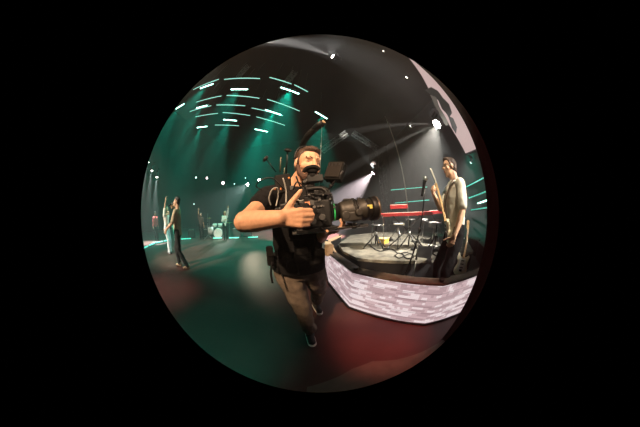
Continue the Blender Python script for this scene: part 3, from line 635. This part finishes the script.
B().lathe(L0+A*ln*.84, A, [(.034, .0708), (.041, .0708)], 36).build('rim', mat('rim_bronze', (.16, .12, .08), .4, .5), o)
B().lathe(L0+A*(ln*.84+.03), A, [(0, .045), (.006, .03), (.008, .005)], 28).build('front_glass', glassd, o)
B().box(L0+A*ln*.74+sd*.057+up*.012, (.03, .008, .02), fr).build('yellow_label', mat('yellow_label', (.55, .5, .12), .6), o)
w_ = B(); w_.box(L0+A*.05+sd*.058-up*.028, (.1, .03, .045), fr).cyl(L0+A*.02+sd*.075-up*.02, L0+A*.02+sd*.05-up*.02, .022, n=18).cyl(L0+A*.085+sd*.06-up*.01, L0+A*.085+sd*.085-up*.01, .019, n=18); w_.build('lens_motor', lensm, t, bevel=.006)
w_ = B(); w_.box(L0+A*.06+up*.06, (.06, .02, .012), fr).box(L0+A*.12+up*.06, (.02, .02, .016), fr); w_.build('lens_bracket', black, t, bevel=.003)
for y in (-.03, .035): B().cyl(K(-.12, y, -.085), K(.27, y, -.085), .0085, n=12).build('support_rod', steel if y > 0 else dsteel, t)
bx(bx(B(), (.0, 0, -.078), (.2, .1, .022)), (.19, 0, -.078), (.03, .09, .03)).build('base_plate', blackm, t, bevel=.004)
o = B().tube(spline([K(-.08, .01, .09), K(-.06, .01, .125), K(.04, .01, .13), K(.07, .01, .1)], 5), .012, 10).build('top_handle', black, t)
bx(B(), (-.0, .01, .098), (.17, .035, .014)).build('cheese_plate', blackm, t, bevel=.002)
B().cap(K(-.045, .075, -.045), K(-.04, .078, .04), .017, .016, 12).build('side_grip', blackr, t)
# viewfinder
ev = P(312, 172, .74)
w_ = B(); w_.box(P(315, 179, .745), (.085, .05, .038), frame(A, (0, 0, 1))).cyl(P(309, 179, .745), P(303, 184, .73), .016, n=14).cyl(P(313, 184, .745), P(315, 195, .73), .01, n=10); vfo = w_.build('viewfinder', black, t, bevel=.005)
e_ = B(); pts = [P(303.5, 172.5, .73), P(306, 168.5, .722), P(311, 166.8, .72), P(316, 167, .722), P(319.5, 169.8, .73)]; e_.tube(spline(pts, 5), [.004]+[.0105]*19+[.004], 10); e_.ell(P(312, 170.5, .735), (.034, .02, .018)); e_.ell(P(312, 175, .74), (.024, .02, .022)); e_.build('eyecup', blackr, vfo)
# monitor
mc = P(335.5, 172, .76); mf = M.Translation(mc)@M.Rotation(.18, 4, 'Y')@M.Rotation(-.55, 4, 'Z')@M.Rotation(-.22, 4, 'X')
mo = B().box((0, 0, 0), (.098, .045, .118)).box((0, .03, .0), (.07, .02, .09)); bmesh.ops.transform(mo.bm, matrix=mf, verts=mo.bm.verts[:]); mo = mo.build('monitor', mat('matte_black', (.005, .005, .005), .6, spec=.1), t, bevel=.005)
m2 = B().box((0, -.026, 0), (.088, .008, .1)); bmesh.ops.transform(m2.bm, matrix=mf, verts=m2.bm.verts[:]); m2.build('monitor_back', mat('dark_brown_plastic', (.009, .007, .006), .6, spec=.12), mo, bevel=.002)
m2 = B()
for q in range(4): m2.box((-.03+.02*q, -.031, .03), (.008, .004, .02))
bmesh.ops.transform(m2.bm, matrix=mf, verts=m2.bm.verts[:]); m2.build('vent', blackm, mo)
w_ = B(); w_.tube([P(327, 192, .74), P(331, 186, .73), P(343, 171, .71)], .006, 8).tube([P(327, 178, .74), P(331, 182, .75), P(333, 186, .755)], .007, 8).cyl(P(327, 192, .74), P(325, 200, .72), .008, n=10).ell(P(331, 186, .73), (.011,)*3); w_.build('monitor_arm', blackm, t)
# transmitter with two antennas
tp = P(283, 184, .73); o = B().box(tp, (.085, .04, .1), frame((1, .1, .1), (0, 0, 1))).build('transmitter', blackr, t, bevel=.006)
for q in (P(289, 178, .71), P(281, 189, .705), P(275, 189, .7)): B().ell(q, (.006,)*3, seg=10).build('orange_screw', orange, o)
for (a, b, c_) in (((276, 172), (266.5, 159.5), (264, 157.5)), ((286, 176), (287.6, 151.5), (287.9, 149))):
    w_ = B(); w_.cyl(P(*a, .74), P(*b, .74), .0035, n=8); dd = (P(*c_, .74)-P(*b, .74)).normalized(); w_.lathe(P(*b, .74)-dd*.004, dd, [(0, .006), (.006, .019), (.012, .021), (.02, .013), (.022, .003)], 16); w_.build('antenna', black, o)
for (a, b) in (((280, 172), (281, 157)), ((284, 175), (284.5, 168))): B().cyl(P(*a, .75), P(*b, .75), .0045, .0035, 8).build('rod_antenna', mat('olive_rod', (.1, .09, .05), .6), o)
bx(bx(bx(B(), (-.08, .02, .1), (.09, .06, .05)), (-.03, -.02, .125), (.06, .05, .06)), (.05, -.01, .11), (.05, .05, .05)).build('receiver', blackr, t, bevel=.005)
cab = [[(262, 190), (256, 186), (261, 180), (272, 178), (279, 184), (285, 190)], [(271, 205), (269, 198), (272, 190), (277, 188), (278, 196), (276, 206)], [(293, 190), (297, 182), (305, 188), (312, 200)], [(283, 178), (286, 190), (286, 203)], [(296, 204), (304, 196), (316, 198), (323, 206)], [(318, 224), (326, 232), (334, 229), (345, 228), (360, 226)], [(300, 197), (310, 204), (318, 199), (326, 203)], [(322, 186), (330, 192), (333, 203), (331, 213)], [(294, 196), (300, 201), (306, 199), (313, 206), (320, 205)], [(296, 176), (302, 190), (310, 194), (322, 192)]]
for i, g_ in enumerate(cab): B().tube(spline([P(*q, .66+.012*math.sin(i*2.1+k*1.3)) for k, q in enumerate(g_)], 5), .0035 if i not in (1, 3) else .004, 6).build('cable', black if i not in (1, 3, 8) else mat('grey_cable', (.3, .29, .27), .5), t)
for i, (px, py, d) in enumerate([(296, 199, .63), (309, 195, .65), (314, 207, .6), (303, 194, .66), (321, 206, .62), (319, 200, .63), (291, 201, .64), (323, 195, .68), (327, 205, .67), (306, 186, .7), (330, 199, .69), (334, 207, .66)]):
    B().cyl(P(px, py, d), P(px+.8, py-.4, d+.02), .0035+.001*(i % 3), n=10).build('highlight_stud', steel, t)  # bright steel studs standing in for small highlights on the rig
det = [(300, 207, .6), (305, 212, .615), (312, 203, .62), (318, 211, .62), (307, 199, .63), (322, 217, .63), (298, 195, .66), (316, 193, .66), (292, 188, .68), (303, 190, .68), (325, 222, .64), (313, 221, .62)]
for i, (px, py, d) in enumerate(det):
    q = P(px, py, d)
    (B().cyl(q, q-sd*-.02, .009+.003*(i % 3), n=14) if i % 2 else B().box(q, (.02, .012, .014+.004*(i % 3)), fr)).build('knob' if i % 2 else 'connector', (black, blackm, dsteel)[i % 3], t, bevel=.0015)

# ------------------------------------------------------------------ band gear on the deck
def keyboard(label, c, d, L_, dep, hh, m_, feet_z, legs=True):
    c = V(c); f = frame(d, (0, 0, 1)); t = thing('keyboard', label, 'keyboard', c-V((0, 0, hh/2))); near = f@V((0, -1, 0)); T_ = f@V((0, 0, 1)); X = f@V((1, 0, 0))
    B().box(c, (L_, dep, hh), f).build('case', m_, t, bevel=.006)
    kb = B(); n = int(L_/.024)
    for i in range(n): kb.box(c+X*(-L_*.46+i*L_*.92/n+.01)+near*(dep*.28)+T_*(hh/2+.003), (L_*.92/n-.002, dep*.4, .014), f)
    kb.build('white_keys', ivory, t); kb = B()
    for i in range(n):
        if i % 7 not in (2, 6): kb.box(c+X*(-L_*.46+(i+.5)*L_*.92/n+.01)+near*(dep*.2)+T_*(hh/2+.012), (.011, dep*.24, .014), f)
    kb.build('black_keys', black, t)
    for i in range(9): B().cyl(c+X*(-L_*.4+i*L_*.09)-near*dep*.25+T_*hh/2, c+X*(-L_*.4+i*L_*.09)-near*dep*.25+T_*(hh/2+.018), .009, n=10).build('control_knob', black, t)
    return t, f, X, near
def xstand(label, c, d, w, h_, dep=.4):
    c = V(c); f = frame(d, (0, 0, 1)); X = f@V((1, 0, 0)); Yv = f@V((0, 1, 0)); z = V((0, 0, 1)); t = thing('keyboard_stand', label, 'stand', c)
    for s_ in (-1, 1):
        B().cyl(c+X*w*.45*s_+Yv*.03*s_+z*.02, c-X*w*.35*s_+Yv*.03*s_+z*h_, .014, n=10).build('leg', dsteel, t)
        B().cyl(c+X*w*.45*s_-Yv*dep/2+z*.018, c+X*w*.45*s_+Yv*dep/2+z*.018, .013, n=10).build('foot', black, t)
        B().cyl(c-X*w*.35*s_-Yv*dep/2+z*h_, c-X*w*.35*s_+Yv*dep/2+z*h_, .013, n=10).build('support_arm', black, t)
    B().cyl(c-Yv*.06+z*h_*.55, c+Yv*.06+z*h_*.55, .03, n=14).build('pivot', dsteel, t); return t
ka, kb_ = atD(381, 215, 3.15), atD(431, 213.3, 3.35); kc = (ka+kb_)/2; kd = kb_-ka
keyboard('long red stage keyboard on an x-shaped stand', kc, kd, kd.length, .3, .075, redk, Z)
xstand('black x-shaped stand under the long red keyboard', (kc.x, kc.y, Z), kd, .95, kc.z-.052-Z)
p2 = atD(398.5, 207, 3.2)
sy, f_, X_, nr = keyboard('small red synthesizer standing above the long red keyboard', p2, kd, .42, .22, .085, redk, 0)
b_ = B()
for s_ in (-1, 1): b_.box((p2+V((kc.x, kc.y, kc.z))*0+X_*s_*.16)+V((0, 0, -(p2.z-kc.z)/2-.0)), (.02, .2, p2.z-kc.z-.16+.0), f_)
B().box(p2-V((0, 0, .06)), (.36, .16, .035), f_).build('tier_bracket', blackm, sy)
b_.bm.free()
q = atD(399, 215.5, 2.95); B_ = B().box(atD(399, 224, 3.0), (.24, .12, .03), frame(kd, (0, 0, 1))); t = thing('music_rest', 'small white-topped tray under the long red keyboard', 'tray', atD(399, 224, 3.0)); B_.build('tray', mat('pale_tray', (.5, .5, .47), .5), t, bevel=.004)
B().cyl(atD(399, 224, 3.0), V((atD(399, 224, 3.0).x, atD(399, 224, 3.0).y, Z)), .012, n=8).build('leg', dsteel, t)
k2a, k2b = atD(431, 212.5, 4.0), atD(446, 211.5, 4.0); kk = (k2a+k2b)/2
keyboard('red keyboard beside the guitarist, farther back', kk, k2b-k2a, .62, .26, .09, redk, 0); xstand('dark x-shaped stand under the red keyboard beside the guitarist', (kk.x, kk.y, Z), k2b-k2a, .6, kk.z-.06-Z)
# second dark stand left, yellow box, stool etc.
p = onz(383.5, 243, Z); t = thing('wooden_box', 'small amber box with a pale top standing on the deck under the red keyboard', 'box', p); B().box(p+V((0, 0, .06)), (.24, .2, .12), M.Rotation(.5, 4, 'Z')).build('case', amber, t, bevel=.01); B().box(p+V((0, 0, .127)), (.25, .21, .014), M.Rotation(.5, 4, 'Z')).build('lid', mat('pale_lid', (.75, .5, .2), .5), t)
def micstand(label, base, top, m_=blackm, legs=3, mi=True, r=.3):
    base = V(base); top = V(top); t = thing('microphone_stand', label, 'stand', base); mid = V((base.x, base.y, base.z+.18))
    B().cyl(mid, V((base.x*.35+top.x*.65, base.y*.35+top.y*.65, base.z+(top.z-base.z)*.65)), .011, n=10).build('pole', m_, t)
    B().cyl(V((base.x*.35+top.x*.65, base.y*.35+top.y*.65, base.z+(top.z-base.z)*.65)), top, .008, n=10).build('boom', m_, t)
    B().ell(V((base.x*.35+top.x*.65, base.y*.35+top.y*.65, base.z+(top.z-base.z)*.65)), (.02, .02, .03)).build('clutch', black, t)
    for k in range(legs):
        an = k*2*PI/legs+.4; B().cyl(mid+V((0, 0, .04)), base+V((math.cos(an)*r, math.sin(an)*r, .012)), .009, n=8).build('leg', m_, t)
    return t
mt = atD(424.5, 180.5, 1.62); mb = V((1.12, 1.42, .19)); micstand('tall black microphone stand at the front of the riser', mb, mt-V((0, 0, .03)), r=.16)
mic('silver-headed black microphone on the tall stand in front of the guitarist', mt+V((.005, -.01, .02)), V((.25, -.15, .85)), 1.25)
mb = V((1.33, 1.4, .19)); micstand('short bare metal tripod stand behind the riser rail', mb, V((1.4, 1.5, 1.0)), steel, r=.2)
p = onz(424, 256, Z); f_ = M.Rotation(.9, 4, 'Z'); t = thing('floor_monitor', 'black wedge floor monitor lying at the front edge of the deck', 'speaker', p)
B().prism([(-.13, 0), (.13, 0), (.115, .08), (-.05, .19)], .31, M.Translation(p)@M.Rotation(.6, 4, 'Z')@M.Rotation(PI/2, 4, 'X')).build('cabinet', blackr, t, bevel=.008)
B().box(p+M.Rotation(.6, 4, 'Z')@V((.036, 0, .139)), (.17, .28, .01), M.Rotation(.6, 4, 'Z')@M.Rotation(.61, 4, 'Y')).build('grille', blackm, t)
p = onz(437, 250, Z); t = thing('pedalboard', 'pedalboard of shiny silver pedals on the deck beside the guitarist', 'pedalboard', p)
B().box(p+V((0, 0, .03)), (.5, .3, .04), M.Rotation(-.6, 4, 'Z')).build('board', black, t, bevel=.005)
for i in range(8):
    q = p+M.Rotation(-.6, 4, 'Z')@V((-.19+.125*(i % 4), -.07+.13*(i//4), .075)); o = B().box(q, (.075, .1, .05), M.Rotation(-.6, 4, 'Z')).build('pedal', (steel, mat('white_pedal', (.6, .58, .55), .4), dsteel)[i % 3], t, bevel=.004); B().cyl(q+V((0, 0, .02)), q+V((0, 0, .036)), .01, n=10).build('switch', steel, o)
p = onz(378, 247, Z); t = thing('table_stand', 'low dark metal table stand at the left end of the long red keyboard', 'stand', p)
for dx in (-.16, .16): B().cyl(p+V((dx, .05, 0)), p+V((dx*.8, .05, .7)), .016, n=10).build('post', steel, t); B().cyl(p+V((dx, -.2, .015)), p+V((dx, .3, .015)), .014, n=10).build('foot', black, t)
B().box(p+V((0, .05, .71)), (.5, .34, .025)).build('table_top', black, t, bevel=.004); B().cyl(p+V((-.16, .05, .35)), p+V((.16, .05, .35)), .012, n=8).build('cross_bar', dsteel, t)
for (px, py), top, n in (((375, 249), .5, 'at the left front corner of the deck'), ((408, 249), .62, 'below the right half of the long red keyboard'), ((434, 251), .55, 'on the deck between the wedge monitor and the guitarist')):
    p = onz(px, py, Z); t = thing('tripod_stand', 'short black tripod stand '+n, 'stand', p); B().cyl(p+V((0, 0, .12)), p+V((0, 0, top)), .018, n=10).build('post', black, t)
    for k in range(3): B().cyl(p+V((0, 0, .34)), p+V((math.cos(k*2.094+.9)*.27, math.sin(k*2.094+.9)*.27, .014)), .015, n=8).build('leg', black, t)
    B().cyl(p+V((0, 0, top)), p+V((0, 0, top+.03)), .12, n=20).build('pad', dsteel, t); B().cyl(p+V((0, 0, .32)), p+V((0, 0, .38)), .03, n=12).build('collar', steel, t)
p = onz(397, 241, Z); t = thing('stool', 'round black stool standing under the red keyboards', 'stool', p)
B().lathe(p+V((0, 0, .46)), (0, 0, 1), [(0, .12), (.01, .17), (.05, .175), (.07, .15)], 24).build('seat', blackr, t)
for k in range(3): B().cyl(p+V((0, 0, .4)), p+V((math.cos(k*2.1+.5)*.24, math.sin(k*2.1+.5)*.24, .012)), .013, n=8).build('leg', steel, t)
B().cyl(p+V((0, 0, .2)), p+V((0, 0, .47)), .018, n=10).build('post', steel, t)
for (px, py), n in (((387, 249.5), 'at the left front of the deck'), ((413, 250), 'in the middle of the deck, left of the wedge monitor'), ((429, 262), 'at the deck edge right of the wedge monitor')):
    p = onz(px, py, Z); t = thing('effects_pedal', 'small dark effects pedal '+n, 'pedal', p); B().box(p+V((0, 0, .025)), (.13, .1, .05), M.Rotation(.7, 4, 'Z')).build('housing', blackm, t, bevel=.006); B().cyl(p+V((.02, -.02, .05)), p+V((.02, -.02, .066)), .012, n=10).build('switch', steel, t)
# small drum set behind pedalboard
p = onz(432, 243, Z); t = thing('percussion_pad', 'small dark percussion set on a stand at the right of the deck', 'drum', p)
for dx, dy, z, r in ((0, 0, .42, .16), (.3, .1, .46, .14), (-.22, .2, .5, .12)):
    o = B().cyl(p+V((dx, dy, z)), p+V((dx, dy, z+.12)), r, n=24).build('drum', dsteel, t); B().cyl(p+V((dx, dy, z+.12)), p+V((dx, dy, z+.125)), r*.95, n=24).build('drum_head', mat('drum_skin', (.5, .48, .44), .5), o); B().cyl(p+V((dx, dy, z)), p+V((dx*1.1, dy*1.1, 0)), .012, n=8).build('leg', steel, t)
cb = [[(372, 247), (380, 251), (392, 249), (398, 253), (408, 252)], [(394, 256), (399, 253), (404, 255.5), (399, 258), (395, 255.5)], [(404, 256), (410, 253.5), (414, 256.5), (408, 258.5), (403, 256)], [(412, 250), (420, 248), (430, 252), (438, 256), (446, 252)]]
for g_, n in zip(cb, ('running along the deck under the red keyboard', 'coiled at the front of the deck, left coil', 'coiled at the front of the deck, right coil', 'running towards the pedalboard')):
    tag(B().tube(spline([onz(*q, Z+.012) for q in g_], 8), .009, 6).build('audio_cable', blackr), 'black audio cable '+n, 'cable', 'cables on the deck')
# spare guitar behind
gp = atD(463.5, 258, 2.15); gp.z = .66
guitar('pale spare guitar standing on the deck behind the guitarist\'s legs', 'guitar', gp, V((.25, .1, 1)), V((-gp.x, -gp.y, .1)), .8, mat('white_lacquer', (.75, .66, .48), .35), True)
t = thing('guitar_stand', 'small black stand holding the pale spare guitar', 'stand', (gp.x, gp.y, .19)); st_ = B(); q = V((gp.x, gp.y, 0))
for s_ in (-1, 1): B().cyl(q+V((.12*s_, .1*s_, .2)), q+V((.05, .05, .55)), .01, n=8).build('leg', black, t)
B().cyl(q+V((.05, .05, .55)), q+V((.09, .06, .2)), .01, n=8).build('rear_leg', black, t); B().box(q+V((.0, 0, .44)), (.16, .16, .02)).build('cradle', black, t)

# ------------------------------------------------------------------ far gear on the left
def drumkit(c, yaw):
    t = thing('drum_kit', 'distant pale drum kit between the two far singers', 'drum kit', c); c = V(c); f = V((math.cos(yaw), math.sin(yaw), 0)); s_ = V((-f.y, f.x, 0)); z = V((0, 0, 1)); dm = mat('drum_shell', (.55, .54, .5), .4)
    o = B().cyl(c+z*.28-f*.2, c+z*.28+f*.2, .27, n=28).build('bass_drum', dm, t); B().cyl(c+z*.28+f*.2, c+z*.28+f*.215, .25, n=28).build('drum_head', mat('drum_skin2', (.6, .58, .55), .5), o)
    for k in (-1, 1): B().cyl(c+s_*.18*k+z*.62, c+s_*.18*k+z*.8, .14, n=22).build('tom', dm, t)
    B().cyl(c-s_*.5-f*.2+z*.2, c-s_*.5-f*.2+z*.58, .19, n=22).build('floor_tom', dm, t)
    for k, hh in ((-.55, 1.1), (.55, 1.0), (.75, .85)): o = B().cyl(c+s_*k+z*hh, c+s_*k+z*(hh+.02), .2, .03, 24).build('cymbal', mat('brass', (.6, .42, .15), .3, .9), t); B().cyl(c+s_*k, c+s_*k+z*hh, .012, n=8).build('stand', steel, o)
d0 = g0(218.5, 238); drumkit((d0.x, d0.y, 0), -.9)
for (px, py, s_, n) in ((205, 237, .5, 'left of the drum kit'), (211.5, 236.2, .4, 'just left of the drum kit'), (237, 236.8, .55, 'right of the red-haired singer'), (247.5, 236.3, .55, 'farthest right, by the operator\'s elbow'), (192, 237.5, .5, 'right behind the walking man')):
    p = g0(px, py); f_ = math.atan2(-p.y, -p.x)+PI/2; t = thing('amplifier', 'distant black amplifier cabinet '+n, 'amplifier', (p.x, p.y, 0), group='distant amplifier cabinets')
    rm = M.Rotation(f_, 4, 'Z'); B().box((p.x, p.y, s_/2), (s_, s_*.5, s_), rm).build('cabinet', black, t, bevel=.02); fd = rm@V((0, 1, 0)); fd = fd if fd.dot(V((-p.x, -p.y, 0))) > 0 else -fd
    B().box(V((p.x, p.y, s_*.45))+fd*(s_*.25+.006), (s_*.86, .012, s_*.7), rm).build('grille', mat('grille_grey', (.08, .08, .075), .8), t); B().box(V((p.x, p.y, s_*.9))+fd*(s_*.25+.006), (s_*.86, .012, s_*.1), rm).build('control_panel', mat('panel_grey', (.3, .28, .25), .5), t)
p = g0(208.5, 239); micstand('thin far microphone stand left of the drum kit', p, p+V((.05, 0, 1.35)), steel)

# ------------------------------------------------------------------ out-of-view keys, with fills and washes added
KEY = V((-2.2, -3.2, 5.2)); spot('front_key', KEY, (-.12, .8, 1.45), 3300, (1, .65, .39), 13, .35, .12)
spot('front_key_right', (3.2, -3.5, 5.0), (1.6, 1.0, 1.3), 7000, (1, .92, .8), 12, .5, .12)
spot('face_key', (1.6, -2.4, 3.4), (-.05, .85, 1.62), 1100, (1, .7, .45), 13, .5, .1)
spot('deck_fill', (-.6, -3.5, 7.2), (1.9, 2.9, .6), 5500, (1, .84, .6), 17, .6, .1)  # added warm fill for the deck, no lamp belongs to it
spot('red_floor_fill', (.1, -3.2, 7), (.75, .95, 0), 4000, (1, .2, .15), 11, .9, .1)  # added unseen spot that reddens the floor before the riser
spot('teal_floor_fill', (-2.5, -1.5, 8), (-1.15, .75, 0), 1400, TEAL, 15, .9, .1)  # added unseen spot imitating the teal sheen on the near floor
spot('walker_fill', (-4.4, -5, 6), (-4.4, 1.9, .95), 9000, (1, .86, .68), 22, .7, .1)  # fill added out of view to brighten the performers on the left
spot('far_fill', (-1.5, -2.5, 7.5), (-5.6, 5.6, .9), 4200, (1, .85, .7), 18, .7, .1)  # fill added behind the camera to brighten the far singers

spot('floor_white', P(248, 184, 11.8), (-1.5, 3.2, 0), 1200, (1, .8, .58), 11, 1, .1)
spot('floor_pink', (-5, -2.5, 8), onz(166, 288, 0), 3200, (1, .72, .62), 13, 1, .1)
spot('truss_light', P(374, 171, 8.4), P(362, 141, 11), 2500, (.9, 1, .95), 34, .7, .1)
# ------------------------------------------------------------------ render look
S.view_settings.view_transform = 'Standard'; S.view_settings.look = 'None'; S.view_settings.gamma = 1; S.view_settings.exposure = 0; S.view_settings.use_curve_mapping = False
try:
    S.cycles.max_bounces = 5; S.cycles.volume_bounces = 0; S.cycles.diffuse_bounces = 2; S.cycles.glossy_bounces = 3; S.cycles.use_denoising = True; S.cycles.sample_clamp_indirect = 4
    S.cycles.volume_step_rate = 4
except Exception: pass
